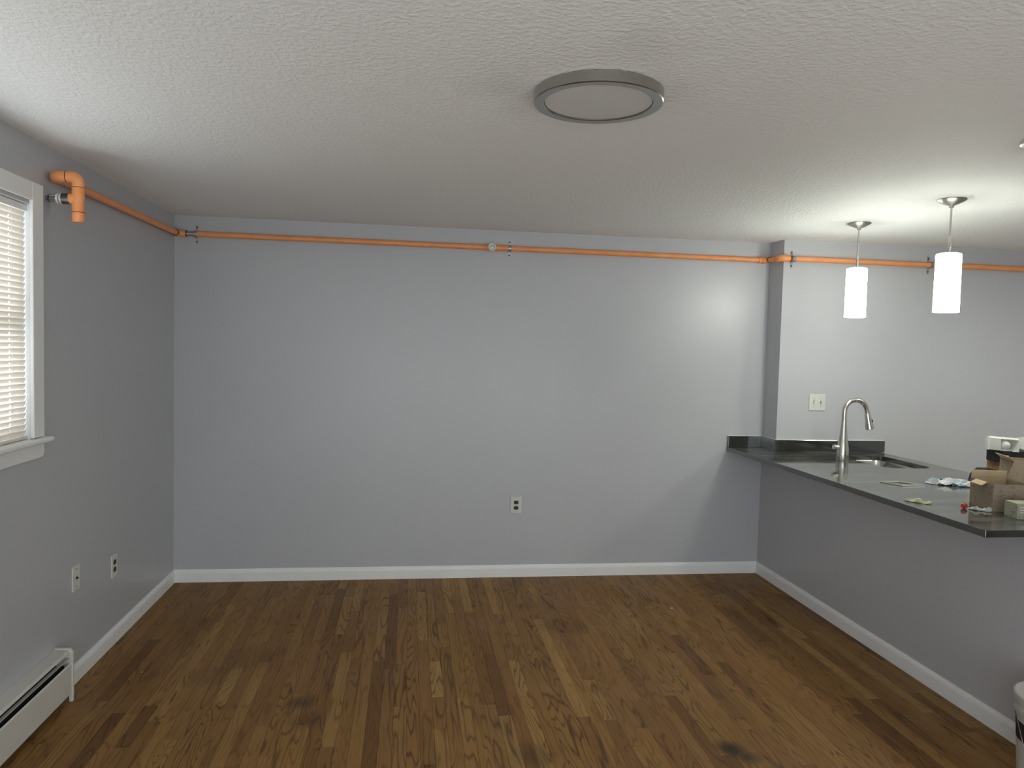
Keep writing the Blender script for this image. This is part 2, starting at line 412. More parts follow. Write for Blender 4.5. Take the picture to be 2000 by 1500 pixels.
MB().prism(pr, lambda p, e: (0.014 * e, p[0], WZ0 - .012 + p[1])).obj('apron', 'trim', win, bevel=0.003)
b = MB(); b.box(-T, 0.0, WY1 - .006, WY1 - .0005, WZ0 + .01, WZ1); b.box(-T, 0, WY0 + .0005, WY0 + .006, WZ0 + .01, WZ1); b.box(-T, 0, WY0 + .006, WY1 - .006, WZ1 - .006, WZ1 - .0005)
b.obj('jamb', 'vinyl', win)
y0, y1 = WY0 + .006, WY1 - .006; z0, z1 = WZ0 + .01, WZ1 - .006
b = MB(); b.box(-.10, -.055, y0, y0 + .04, z0, z1); b.box(-.10, -.055, y1 - .04, y1, z0, z1); b.box(-.10, -.055, y0 + .04, y1 - .04, z0, z0 + .05); b.box(-.10, -.055, y0 + .04, y1 - .04, z1 - .04, z1); b.box(-.10, -.055, y0 + .04, y1 - .04, 1.64, 1.69)
b.obj('sash_frame', 'vinyl', win)
box(-.080, -.076, y0 + .04, y1 - .04, z0 + .05, 1.64).obj('pane', 'pane', win); box(-.080, -.076, y0 + .04, y1 - .04, 1.69, z1 - .04).obj('pane', 'pane', win)

# mini blind
BX = -0.018
bl = thing('window_blind', 'white mini blind with closed slats in the left window', 'blind', (BX, (WY0 + WY1) / 2, WZ0 + .012))
ya, yb = WY0 + .010, WY1 - .0095
box(BX - .014, BX + .012, ya, yb, WZ1 - .034, WZ1 - .008).obj('head_rail', 'trim', bl, bevel=.002)
box(BX - .010, BX + .010, ya, yb, WZ0 + .013, WZ0 + .023).obj('bottom_rail', 'slat', bl, bevel=.002)
NS = 38; zt, zb = WZ1 - .047, WZ0 + .036
tilt = math.radians(-71)
cords = (yb - 0.118, (ya + yb) / 2, ya + 0.118)
bm = bmesh.new()
ycuts = [ya]
for c in sorted(cords): ycuts += [c - .0045, c + .0045]
ycuts.append(yb)
ucuts = [-.0125, -.0045, .0035, .0125]
crown = lambda u: .0022 * (1 - (u / .0125) ** 2)
vv = {}
for i, y in enumerate(ycuts):
    for j, u in enumerate(ucuts):
        # u runs from the window side (low) to the room side (high)
        x = u * math.cos(tilt) + crown(u) * math.sin(-tilt); z = -u * math.sin(tilt) + crown(u) * math.cos(tilt)
        vv[i, j] = bm.verts.new((x, y - (WY0 + WY1) / 2, z))
for i in range(len(ycuts) - 1):
    for j in range(3):
        if i % 2 == 1 and j == 1: continue
        bm.faces.new((vv[i, j], vv[i + 1, j], vv[i + 1, j + 1], vv[i, j + 1]))
slat_me = bpy.data.meshes.new('slat'); bm.to_mesh(slat_me); bm.free(); slat_me.materials.append(M['slat'])
for f in slat_me.polygons: f.use_smooth = True
for i in range(NS):
    o = bpy.data.objects.new('slat', slat_me); COL.objects.link(o); o.parent = bl
    o.location = (0, 0, zb + (zt - zb) * i / (NS - 1) - (WZ0 + .012))
for c in cords:
    b = MB(); b.tube([(BX + .013, c, WZ0 + .018), (BX + .013, c, WZ1 - .02)], .0008, 6); b.tube([(BX - .013, c, WZ0 + .018), (BX - .013, c, WZ1 - .02)], .0008, 6)
    b.obj('ladder_cord', 'trim', bl)

# ------------------------------------------------------------------ baseboard heater
HY0, HY1 = -4.6, -1.66
ht = thing('baseboard_heater', 'cream enamel baseboard heater under the window', 'heater', (0.04, -3.1, 0))
S = lambda prof, y0, y1: MB().prism(prof, lambda p, e: (p[0], y1 if e else y0, p[1]))
S([(0.001, .04), (.005, .04), (.005, .232), (.058, .230), (.063, .222), (.066, .223), (.060, .235), (.001, .238)], HY0, HY1 - .016).obj('top_cover', 'heater', ht)
S([(.0705, .042), (.0735, .042), (.0735, .172), (.069, .178), (.0675, .176), (.0705, .171)], HY0, HY1 - .016).obj('front_panel', 'heater', ht)
S([(.050, .197), (.067, .199), (.067, .2015), (.050, .1995)], HY0, HY1 - .016).obj('damper', 'heater', ht)
b = MB()
b.box(.010, .048, HY0, HY1 - .03, .07, .17); b.tube([(.03, HY0, .12), (.03, HY1 - .02, .12)], .012, 10)
b.obj('fin_tube', 'fin', ht)
S([(0.001, 0), (.012, 0), (.016, .04), (.060, .04), (.062, 0), (.078, 0), (.078, .222), (.066, .241), (0.001, .242)], HY1 - .016, HY1).obj('end_cap', 'heater', ht, bevel=.003)

# ------------------------------------------------------------------ cover plates
def plate(name, label, cat, c, right, normal, w, h):
    t = thing(name, label, cat, c)
    r, n, u = Vector(right), Vector(normal), Vector((0, 0, 1)); c = Vector(c)
    MB().obox(c + n * .003, (r, n, u), (w / 2, .003, h / 2)).obj('cover_plate', 'plate', t, bevel=.002)
    return t, c, r, n, u
def disc_screw(t, c, r, n, u, dx, dz, rad=.003, m='steel'):
    MB().lathe([(0, .0072), (rad * .8, .0072), (rad, .006), (rad, .004)], c + r * dx + u * dz, n, 12).obj('screw', m, t)
def duplex(t, c, r, n, u):
    for s in (1, -1):
        cc = c + u * (s * .0195)
        pts = [(.017 * math.cos(a), max(-.0125, min(.0125, .017 * math.sin(a)))) for a in [2 * math.pi * i / 24 for i in range(24)]]
        f = MB().prism(pts, lambda p, e: cc + r * p[0] + u * p[1] + n * (.0035 + .005 * e)).obj('receptacle', 'dark', t)
        for dx in (-.0062, .0062):
            MB().obox(cc + r * dx + u * .003 + n * .0086, (r, n, u), (.0011, .0003, .004)).obj('slot', 'wire', f)
        MB().lathe([(0, .0088), (.0022, .0088), (.0022, .008)], cc - u * .0065, n, 8).obj('ground_hole', 'wire', f)
    disc_screw(t, c, r, n, u, 0, 0)
duplex(*plate('wall_outlet', 'white wall outlet with two black sockets on the long grey wall', 'outlet', (2.291, 0, .511), (1, 0, 0), (0, -1, 0), .076, .117))
duplex(*plate('wall_outlet', 'white wall outlet on the left wall nearest the room corner', 'outlet', (0, -1.008, .414), (0, 1, 0), (1, 0, 0), .074, .117))
t, c, r, n, u = plate('jack_plate', 'white jack plate with one dark port on the left wall', 'wall plate', (0, -1.462, .492), (0, 1, 0), (1, 0, 0), .074, .117)
MB().lathe([(0, .014), (.004, .014), (.004, .009), (.0065, .009), (.0065, .004)], c, n, 12).obj('port', 'dark', t)
for s in (1, -1): disc_screw(t, c, r, n, u, 0, s * .042, .0035, 'dark')
t, c, r, n, u = plate('light_switch', 'white double toggle switch plate above the dark backsplash', 'light switch', (4.403, -D, 1.2865), (1, 0, 0), (0, -1, 0), .122, .118)
for s in (-1, 1):
    MB().obox(c + r * (s * .026) + n * .0062, (r, n, u), (.0055, .0004, .0125)).obj('toggle_slot', 'steel', t)
    MB().prism([(-.004, 0), (.004, 0), (.003, .014), (-.003, .014)], lambda p, e: c + r * (s * .026 + (.0042 if e else -.0042)) + u * (p[0] + s * p[1] * .7) + n * (.006 + p[1])).obj('toggle', 'plastic', t, bevel=.001)
    for z in (-.030, .030): disc_screw(t, c, r, n, u, s * .026, z, .0028)

# ------------------------------------------------------------------ orange sprinkler pipe
PR, FR = 0.0180, 0.0245
PZ = 2.300
sp = thing('sprinkler_pipe', 'orange plastic sprinkler pipe running along the walls below the ceiling', 'pipe', (2.07, -.03, PZ))
def seg_tube(name, pts, r, m='pipe', par=None, seg=18, label=None): return MB().tube(pts, r, seg).obj(name, m, par or sp, smooth=True, label=label)
def bend(c, din, dout, rad, leg, r, name='elbow'):
    """elbow with its corner at c, coming along din and leaving along dout"""
    c, di, do = Vector(c), Vector(din), Vector(dout)
    pts = [c - di * (rad + leg)] + [c - di * rad * (1 - math.sin(a)) + do * rad * (1 - math.cos(a)) for a in [math.pi / 2 * i / 8 for i in range(9)]] + [c + do * (rad + leg)]
    e = MB().tube(pts, r, 18).obj(name, 'pipe', sp, smooth=True)
    for q, dd in ((pts[0], di), (pts[-1], do)):
        MB().tube([q - dd * .0012, q + dd * .0012], r * 1.012, 18).obj('joint_line', 'joint', e, smooth=True)
    return e
YA = -1.722                                   # where the left run ends
seg_tube('pipe_run', [(.03, YA + .05, 2.289), (.03, -.085, PZ)], PR)
seg_tube('pipe_run', [(.128, -.03, PZ), (2.020, -.03, 2.297)], PR)
seg_tube('pipe_run', [(2.125, -.03, 2.297), (4.005, -.03, 2.293)], PR)
seg_tube('pipe_run', [(4.150, -.236, 2.285), (6.85, -.236, 2.285)], PR)
bend((.030, -.030, PZ), (0, 1, 0), (1, 0, 0), .030, .022, .0225)
seg_tube('bare_pipe', [(.080, -.03, PZ), (.130, -.03, PZ)], .0150, 'steel', label='bare grey metal stub')
# jog round the corner of the kitchen wall
seg_tube('coupling', [(4.003, -.03, 2.293), (4.045, -.03, 2.293)], .0225)
bend((4.072, -.030, 2.292), (1, 0, 0), (0, -1, 0), .026, .012, .0225)
seg_tube('pipe_run', [(4.072, -.06, 2.291), (4.072, -.20, 2.288)], PR)
bend((4.072, -.236, 2.286), (0, -1, 0), (1, 0, 0), .030, .030, .0225)
# sprinkler tee on the long wall
tee = seg_tube('tee', [(2.015, -.03, 2.297), (2.130, -.03, 2.297)], .0215)
MB().tube([(2.070, -.03, 2.297), (2.070, -.062, 2.297)], .019, 16).obj('branch', 'pipe', tee, smooth=True)
hd = MB().lathe([(.010, 0), (.027, .002), (.0275, .008), (.024, .011), (.018, .009), (.017, .004), (0, .004)], (2.070, -.062, 2.297), (0, -1, 0), 24).obj('sprinkler_head', 'plastic', sp, smooth=True, label='white round sprinkler head')
MB().tube([(2.063, -.066, 2.300), (2.063, -.080, 2.300)], .003, 8).obj('frame_arm', 'steel', hd); MB().tube([(2.077, -.066, 2.300), (2.077, -.080, 2.300)], .003, 8).obj('frame_arm', 'steel', hd)
MB().lathe([(0, 0), (.009, 0), (.009, .003), (0, .004)], (2.070, -.079, 2.297), (0, -1, 0), 12).obj('deflector', 'steel', hd)
# left end: elbow out of the wall run, arm into the room, elbow down, tee, cap
zA = 2.291
bend((.030, YA, zA), (0, -1, 0), (1, 0, 0), .024, .027, FR)
bend((.126, YA, zA), (1, 0, 0), (0, 0, -1), .026, .018, FR)
tee2 = seg_tube('tee', [(.126, YA, 2.252), (.126, YA, 2.143)], FR)
MB().tube([(.126, YA, 2.200), (.092, YA, 2.200)], [.0235, .0225], 18).obj('branch', 'pipe', tee2, smooth=True)
MB().tube([(.126, YA, 2.1445), (.126, YA, 2.1415)], FR * 1.012, 18).obj('joint_line', 'joint', tee2, smooth=True)
MB().lathe([(FR, 0), (FR, -.032), (.021, -.040), (0, -.042)], (.126, YA, 2.142), (0, 0, 1), 18).obj('end_cap', 'pipe', sp, smooth=True)
seg_tube('threaded_adapter', [(.094, YA, 2.199), (.064, YA, 2.198)], [.0225, .0225], 'wire', label='grey metal adapter')
ad = seg_tube('lock_ring', [(.064, YA, 2.198), (.056, YA, 2.198)], .021, 'plastic', label='white plastic ring')
seg_tube('lock_ring', [(.052, YA, 2.198), (.043, YA, 2.198)], .0215, 'plastic', label='white plastic ring')
seg_tube('thread_stub', [(.058, YA, 2.198), (.0, YA, 2.197)], .008, 'steel', label='bare metal threaded stub into the wall')
for dz in (.014, -.014): seg_tube('frame_arm', [(.043, YA - .004, 2.198 + dz), (.014, YA - .006, 2.198 + dz * .6)], .0045, 'steel', seg=8)
MB().lathe([(0, 0), (.015, 0), (.016, .003), (0, .004)], (.010, YA, 2.197), (1, 0, 0), 14).obj('deflector', 'wire', sp)

def strap(x, y, z, label):
    t = thing('pipe_strap', label, 'pipe strap', (x, y, z), 'metal straps holding the orange pipe')
    cy = y - .03; hw = .0085; ro = PR + .0035; ri = PR + .0012
    prof = [(0, .062), (-.002, .062), (-.002, .024)] + [(-.03 - ro * math.sin(a), ro * math.cos(a)) for a in [math.pi * i / 12 for i in range(13)]] + [(-.002, -.024), (-.002, -.062), (0, -.062), (0, -.022)] + [(-.03 - ri * math.sin(a), -ri * math.cos(a)) for a in [math.pi * i / 12 for i in range(13)]] + [(0, .022)]
    MB().prism(prof, lambda p, e: (x + (hw if e else -hw), y + p[0], z + p[1])).obj('band', 'steel', t)
    for s in (-1, 1): MB().lathe([(0, .006), (.004, .0055), (.0055, .002)], (x, y, z + s * .046), (0, -1, 0), 12).obj('screw', 'dark', t)
strap(.140, 0, PZ, 'metal pipe strap beside the left room corner')
strap(2.197, 0, 2.297, 'metal pipe strap beside the round sprinkler head')
strap(4.162, -D, 2.285, 'metal pipe strap on the kitchen wall corner')
strap(5.208, -D, 2.285, 'metal pipe strap behind the right pendant lamp')

# ------------------------------------------------------------------ ceiling disc lamp, smoke alarm
def disc_lamp(c, label, dm):
    dl = thing('ceiling_lamp', label, 'ceiling lamp', c)
    MB().lathe([(.196, 0), (.201, -.004), (.201, -.034), (.198, -.037), (.170, -.036), (.168, -.034), (.168, -.026), (.150, -.02), (.150, 0)], c, (0, 0, 1), 96, close=True).obj('rim', 'rim', dl, smooth=True)
    MB().lathe([(0, -.032), (.10, -.032), (.1665, -.031), (.1665, -.024), (0, -.024)], c, (0, 0, 1), 96).obj('diffuser', dm, dl, smooth=True)
disc_lamp((2.094, -2.828, H), 'flat round ceiling lamp with brushed nickel rim, switched off', 'diffuser')
disc_lamp((5.75, -2.00, H), 'added unseen round ceiling lamp in the kitchen, switched on', 'lit')  # added lamp outside the frame, lifts the right of the kitchen wall
c = (3.765, -2.690, H)
sd = thing('smoke_alarm', 'round white smoke alarm on the ceiling at the right edge', 'smoke alarm', c)
MB().lathe([(.060, 0), (.062, -.004), (.062, -.016), (.055, -.020), (0, -.020)], c, (0, 0, 1), 40).obj('base', 'plastic', sd, smooth=True)
MB().lathe([(.046, -.020), (.046, -.032), (.038, -.040), (0, -.041)], c, (0, 0, 1), 40).obj('cover', 'plastic', sd, smooth=True)

# ------------------------------------------------------------------ pendants
def pendant(x, y, label):
    t = thing('pendant_lamp', label, 'pendant lamp', (x, y, 1.85), 'lit pendant lamps over the counter')
    MB().lathe([(.066, 0), (.068, -.003), (.059, -.010), (.034, -.022), (.014, -.030), (.011, -.032), (.011, -.040), (0, -.041)], (x, y, H), (0, 0, 1), 40).obj('canopy', 'canopy', t, smooth=True)
    MB().tube([(x, y, H - .03), (x, y, 2.14)], .0048, 10).obj('rod', 'nickel', t, smooth=True)
    MB().lathe([(.0065, 2.145), (.0075, 2.15), (.0075, 2.235), (.005, 2.24)], (x, y, 0), (0, 0, 1), 14).obj('rod_sleeve', 'nickel', t, smooth=True)
    MB().lathe([(.012, 2.1535), (.040, 2.1535), (.044, 2.1515), (.042, 2.150), (.012, 2.150)], (x, y, 0), (0, 0, 1), 32, close=True).obj('shade_holder', 'nickel', t, smooth=True)
    MB().lathe([(0, 2.150), (.045, 2.150), (.055, 2.148), (.058, 2.142), (.0585, 2.05), (.0595, 1.857), (.0580, 1.855), (.0560, 1.857), (.055, 2.05), (.053, 2.138), (.044, 2.147), (0, 2.147)], (x, y, 0), (0, 0, 1), 48).obj('shade', 'shade', t, smooth=True)
    MB().lathe([(0, 1.99), (.02, 1.995), (.03, 2.02), (.03, 2.05), (.018, 2.09), (.014, 2.14), (0, 2.14)], (x, y, 0), (0, 0, 1), 16).obj('bulb', 'shade', t, smooth=True)
pendant(4.192, -.941, 'lit white cylinder pendant lamp nearer the wall corner')
pendant(4.214, -1.684, 'lit white cylinder pendant lamp nearer the right edge')

# ------------------------------------------------------------------ counter, backsplash, sink, faucet
ZC = .934; CX0, CX1, CY1 = 3.833, 4.900, -2.456
SX0, SX1, SY0, SY1, SR = 4.470, 4.790, -.925, -.385, .075
def rrect(x0, x1, y0, y1, r, n=6):
    out = []
    for (cx, cy, a0) in ((x1 - r, y1 - r, 0), (x0 + r, y1 - r, 90), (x0 + r, y0 + r, 180), (x1 - r, y0 + r, 270)):
        out += [(cx + r * math.cos(math.radians(a0 + 90 * i / n)), cy + r * math.sin(math.radians(a0 + 90 * i / n))) for i in range(n + 1)]
    return out
b = MB(); bm = b.bm
outer = [(CX0, -.001), (W - .001, -.001), (W - .001, -D - .001), (CX1, -D - .001), (CX1, CY1), (CX0 + .008, CY1)]
hole = rrect(SX0, SX1, SY0, SY1, SR)
edges = []
for loop in (outer, hole):
    vs_ = [bm.verts.new((x, y, ZC)) for x, y in loop]
    edges += [bm.edges.new((vs_[i], vs_[(i + 1) % len(vs_)])) for i in range(len(vs_))]
bmesh.ops.triangle_fill(bm, edges=edges, use_beauty=True)
ret = bmesh.ops.extrude_face_region(bm, geom=list(bm.faces))
for v in [g for g in ret['geom'] if isinstance(g, bmesh.types.BMVert)]: v.co.z -= .030
tag(b.obj('countertop', 'granite', bevel=.0025), 'polished black stone counter on the half wall with a sink cut-out', 'countertop')
bs = thing('backsplash', 'low black stone upstand where the counter meets the walls', 'backsplash', (4.3, -.1, ZC))
BH = 1.016; g = .0015
box(CX0 + .004, W - g, -.021, -g, ZC, BH).obj('stone_strip', 'granite', bs, bevel=.0015)
box(W - .021, W - g, -D - .021, -.021, ZC, BH).obj('stone_strip', 'granite', bs, bevel=.0015)
box(W - g, 4.930, -D - .021, -D - g, ZC, BH).obj('stone_strip', 'granite', bs, bevel=.0015)
b = MB(); b.box(CX0 + .004, W - .012, -.012, -g, BH, BH + .004); b.box(W - .012, W - g, -D - .012, -g, BH, BH + .004); b.box(W - g, 4.930, -D - .012, -D - g, BH, BH + .004)
b.obj('top_stripe', 'stripe', bs)  # thin white line along the top edge of the stone strips
# undermount sink
sk = thing('kitchen_sink', 'stainless undermount sink bowl set in the black counter', 'sink', ((SX0 + SX1) / 2, (SY0 + SY1) / 2, .70))
b = MB(); rings = []
for (d, z) in ((-.02, ZC - .031), (.0, ZC - .031), (.003, ZC - .036), (.012, .80), (.020, .745), (.035, .727), (.07, .722)):
    rings.append([b.bm.verts.new((x, y, z)) for x, y in rrect(SX0 - .006 + d, SX1 + .006 - d, SY0 - .006 + d, SY1 + .006 - d, max(.02, SR - d * .6))])
for p, q in zip(rings, rings[1:]):
    for k in range(len(p)): b.bm.faces.new((p[k], p[(k + 1) % len(p)], q[(k + 1) % len(q)], q[k]))
b.bm.faces.new(rings[-1])
b.obj('bowl', 'stainless', sk, smooth=True)
MB().lathe([(.045, 0), (.045, .004), (.036, .004), (.030, .001), (0, .001)], ((SX0 + SX1) / 2, (SY0 + SY1) / 2, .722), (0, 0, 1), 24).obj('drain', 'nickel', sk, smooth=True)
# faucet
fx, fy = 4.345, -.640
fa = thing('kitchen_faucet', 'tall brushed nickel gooseneck faucet with pull-down spray head', 'faucet', (fx, fy, ZC))
MB().lathe([(.038, 0), (.039, .004), (.038, .05), (.036, .09), (.029, .13), (.0225, .18), (.0185, .23), (.0165, .27)], (fx, fy, ZC), (0, 0, 1), 28).obj('body', 'nickel', fa, smooth=True)
R = .079; zc = ZC + .322
pts = [(fx, fy, ZC + .268), (fx, fy, zc)] + [Vector((fx + R - R * math.cos(a), fy, zc + R * math.sin(a))) for a in [math.radians(q) for q in range(10, 171, 10)]]
end = pts[-1]; dirv = Vector((math.sin(math.radians(12)), 0, -math.cos(math.radians(12))))
pts.append(end + dirv * .02)
MB().tube(pts, .0155, 18).obj('spout', 'nickel', fa, smooth=True)
s0 = pts[-1]
hd = MB().lathe([(.0160, 0), (.0185, .01), (.021, .05), (.0265, .095), (.0275, .105), (.024, .108), (0, .108)], s0, dirv, 24).obj('spray_head', 'nickel', fa, smooth=True)
MB().lathe([(0, .006), (.009, .005), (.011, 0)], s0 + dirv * .055 + Vector((.0195, -.006, .003)), (1, -.3, .2), 14).obj('spray_button', 'dark', hd, smooth=True)
MB().tube([(fx - .020, fy, ZC + .088), (fx - .058, fy - .004, ZC + .092), (fx - .068, fy - .004, ZC + .093)], [.0155, .0165, .015], 18).obj('handle', 'nickel', fa, smooth=True)
MB().lathe([(.0170, 0), (.0170, .004)], (fx - .052, fy - .003, ZC + .0915), (-1, 0, .06), 18).obj('handle_ring', 'dark', fa, smooth=True)

# base cabinet on the kitchen side of the half wall, hollow round the sink bowl
KX0, KX1, KY0, KY1, KZ = W + .117, 4.862, -2.435, -.232, .902
cbn = thing('base_cabinet', 'white kitchen base cabinet under the counter behind the half wall', 'cabinet', ((KX0 + KX1) / 2, (KY0 + KY1) / 2, 0))
for yy in (KY0, -1.70, -.985, KY1 - .018): box(KX0, KX1 - .02, yy, yy + .018, .09, KZ).obj('side_panel', 'trim', cbn)
box(KX0, KX1 - .02, KY0 + .018, KY1 - .018, .09, .108).obj('bottom_panel', 'trim', cbn)
box(KX0, KX1 - .09, KY0, KY1, .001, .089).obj('toe_kick', 'dark', cbn)
dw = (KY1 - KY0) / 6
for i in range(6):
    y0, y1 = KY0 + dw * i + .002, KY0 + dw * (i + 1) - .002
    d = box(KX1 - .019, KX1, y0, y1, .10, KZ - .012).obj('door', 'trim', cbn, bevel=.002)
    box(KX1, KX1 + .003, y0 + .05, y1 - .05, .16, KZ - .07).obj('raised_panel', 'trim', d, bevel=.0015)
    yh = y1 - .03 if i % 2 == 0 else y0 + .03
    MB().tube([(KX1, yh, .70), (KX1 + .024, yh, .70), (KX1 + .024, yh, .82), (KX1, yh, .82)], .004, 8).obj('handle', 'nickel', d)

# ------------------------------------------------------------------ things on the counter
def crumple(name, m, c, w, d, h, rot, seed, n=12, thick=.0012):
    rr = random.Random(seed); bm = bmesh.new(); vv = {}
    ca, sa = math.cos(rot), math.sin(rot)
    hs = [[rr.random() ** 2 for _ in range(n // 2 + 2)] for _ in range(n // 2 + 2)]
    for i in range(n + 1):
        for j in range(n + 1):
            a, q = i / n * 2 - 1, j / n * 2 - 1
            edge = .74 + .26 * math.sin(3.1 * math.atan2(q, a) + seed) + rr.uniform(-.06, .06)
            x, y = a * w / 2 * (1 - .30 * q * q * abs(a)) * (edge if max(abs(a), abs(q)) > .95 else .92), q * d / 2 * (1 - .45 * a * a) * (edge if max(abs(a), abs(q)) > .95 else .92)
            z = (hs[i // 2][j // 2] * .7 + .3 * rr.random()) * h * (1 - .75 * max(abs(a), abs(q)) ** 4)
            vv[i, j] = bm.verts.new((x * ca - y * sa, x * sa + y * ca, z + .0006))
    for i in range(n):
        for j in range(n): bm.faces.new((vv[i, j], vv[i + 1, j], vv[i + 1, j + 1], vv[i, j + 1]))
    zmin = min(v.co.z for v in bm.verts)
    for v in bm.verts: v.co.z -= zmin
    me = bpy.data.meshes.new(name); bm.to_mesh(me); bm.free(); me.materials.append(M[m])
    o = bpy.data.objects.new(name, me); COL.objects.link(o); o.location = c
    md = o.modifiers.new('thickness', 'SOLIDIFY'); md.thickness = thick; md.offset = 1
    return o
Z0 = ZC + .0004
tag(crumple('plastic_bag', 'bag', (4.455, -1.475, Z0), .27, .135, .045, math.radians(-38), 3, 14), 'crumpled white and blue printed plastic bag on the counter', 'bag')
tag(crumple('paper_scrap', 'yellow', (3.945, -1.925, Z0), .135, .055, .020, math.radians(-42), 11, 10), 'torn yellowish paper scrap near the counter edge', 'paper')
tag(crumple('foil_wrapper', 'foil', (4.125, -2.100, Z0), .105, .06, .022, math.radians(-25), 5, 10), 'crumpled white wrapper in front of the open carton', 'wrapper')
rc = thing('red_cap', 'small red plastic cap beside the white wrapper', 'cap', (4.064, -2.062, Z0))
ax = Vector((.8, .35, 0)).normalized()
MB().lathe([(0, 0), (.009, .001), (.0125, .008), (.0125, .020), (.010, .026), (0, .026)], Vector((4.056, -2.064, Z0 + .0128)), ax, 14).obj('body', 'red', rc, smooth=True)
b = MB()
for k in (.010, .014, .018): b.tube([Vector((4.056, -2.064, Z0 + .0128)) + ax * k, Vector((4.056, -2.064, Z0 + .0128)) + ax * (k + .0015)], .0128, 14)
b.obj('grip_ribs', 'red', rc)
# clear plastic tray lying flat
ct = thing('plastic_tray', 'thin clear plastic packaging frame lying flat beyond the faucet', 'packaging', (4.19, -1.45, Z0))
cs = [(4.100, -1.395), (4.148, -1.515), (4.292, -1.500), (4.215, -1.385)]
b = MB()
for i in range(4): b.tube([(*cs[i], Z0 + .003), (*cs[(i + 1) % 4], Z0 + .003)], .0026, 6)
b.obj('rim', 'clear', ct)
b = MB(); cm = Vector((sum(q[0] for q in cs) / 4, sum(q[1] for q in cs) / 4))
ins = [cm + (Vector(q) - cm) * .72 for q in cs]
for i in range(4): b.tube([(*ins[i], Z0 + .003), (*ins[(i + 1) % 4], Z0 + .003)], .0022, 6)
b.obj('inner_rim', 'clear', ct)

# open carton: rotated box with walls and flaps
def carton(name, label, org, yaw, w, d, h, outer, inner, flaps):
    """org: front left bottom corner; x axis along the front, y axis to the back"""
    t = thing(name, label, 'cardboard box', org)
    ex = Vector((math.cos(yaw), math.sin(yaw), 0)); ey = Vector((-math.sin(yaw), math.cos(yaw), 0)); ez = Vector((0, 0, 1)); o = Vector(org); th = .003
    def panel(nm, mt, c, axes, half): return MB().obox(c, axes, half).obj(nm, mt, t)
    A = (ex, ey, ez)
    panel('bottom', outer, o + ex * w / 2 + ey * d / 2 + ez * th / 2, A, (w / 2, d / 2, th / 2))
    panel('front_wall', outer, o + ex * w / 2 + ey * th / 2 + ez * (h + th) / 2, A, (w / 2, th / 2, (h - th) / 2))
    panel('back_wall', inner, o + ex * w / 2 + ey * (d - th / 2) + ez * (h + th) / 2, A, (w / 2, th / 2, (h - th) / 2))
    panel('side_wall', outer, o + ex * th / 2 + ey * d / 2 + ez * (h + th) / 2, A, (th / 2, d / 2 - th, (h - th) / 2))
    panel('side_wall', outer, o + ex * (w - th / 2) + ey * d / 2 + ez * (h + th) / 2, A, (th / 2, d / 2 - th, (h - th) / 2))
    for (side, ang, ln, mt, fr) in flaps:
        a = math.radians(ang)       # 0 = folded straight out, 90 = standing up
        if side == 'back': hg, out, along, L = o + ex * w / 2 + ey * d + ez * h, ey, ex, w
        if side == 'front': hg, out, along, L = o + ex * w / 2 + ez * h, -ey, ex, w
        if side == 'left': hg, out, along, L = o + ey * d / 2 + ez * h, -ex, ey, d
        if side == 'right': hg, out, along, L = o + ex * w + ey * d / 2 + ez * h, ex, ey, d
        dv = out * math.cos(a) + ez * math.sin(a); nv = along.cross(dv)
        panel('flap', mt, hg + dv * (ln / 2 + .001), (along, dv, nv), (L / 2 * fr - .003, ln / 2, .0014))
    return t
yw = math.radians(-12)
carton('carton', 'open printed cardboard box with tan inside flap at the counter end', (4.156, -2.125, Z0), yw, .165, .195, .125, 'kraft', 'tan',
       [('back', 98, .035, 'tan', 1), ('left', -30, .030, 'tan', .5), ('right', 70, .10, 'kraft', 1)])
carton('carton', 'tall torn-top cardboard box at the right edge behind the open box', (4.430, -1.930, Z0), math.radians(-20), .20, .16, .20, 'kraft', 'tan',
       [('front', 15, .035, 'tan', 1), ('left', 40, .03, 'tan', 1)])
cb = thing('carton', 'small pale printed box at the counter end by the right edge', 'cardboard box', (4.21, -2.30, Z0))
yw2 = math.radians(-8); ex = Vector((math.cos(yw2), math.sin(yw2), 0)); ey = Vector((-ex.y, ex.x, 0)); c0 = Vector((4.215, -2.245, Z0 + .034))
MB().obox(c0, (ex, ey, (0, 0, 1)), (.068, .042, .034)).obj('body', 'green', cb, bevel=.001)
for k in range(3): MB().obox(c0 - ey * .0424 + Vector((0, 0, .018 - k * .011)), (ex, ey, (0, 0, 1)), (.055, .0006, .0018)).obj('print_line', 'stripe', cb)

# stack beside it: black case, small carton, emergency light
cs_ = thing('black_case', 'flat black case at the counter edge under the small brown box', 'case', (4.80, -1.40, Z0))
MB().prism([(-.105, 0), (.10, 0), (.10, .074), (-.055, .074), (-.095, .040)], lambda p, e: (4.790 + p[0], -1.33 - (.17 if e else 0), Z0 + p[1])).obj('shell', 'dark', cs_, bevel=.004)
box(4.72, 4.86, -1.5015, -1.4995, Z0 + .030, Z0 + .034).obj('seam', 'wire', cs_)
bz = Z0 + .074
bb = thing('carton', 'small closed brown box stacked on the flat black case', 'cardboard box', (4.85, -1.42, bz))
box(4.787, 4.885, -1.495, -1.345, bz, bz + .048).obj('body', 'brown', bb, bevel=.001)
box(4.828, 4.844, -1.4955, -1.345, bz + .0481, bz + .0486).obj('tape', 'tan', bb)
ez0 = bz + .0486
em = thing('emergency_light', 'emergency light with black body and two white lamp heads', 'emergency light', (4.90, -1.42, ez0))
box(4.765, 5.040, -1.480, -1.360, ez0, ez0 + .066).obj('body', 'dark', em, bevel=.006)
box(4.775, 4.800, -1.4815, -1.4795, ez0 + .034, ez0 + .040).obj('status_strip', 'plastic', em)
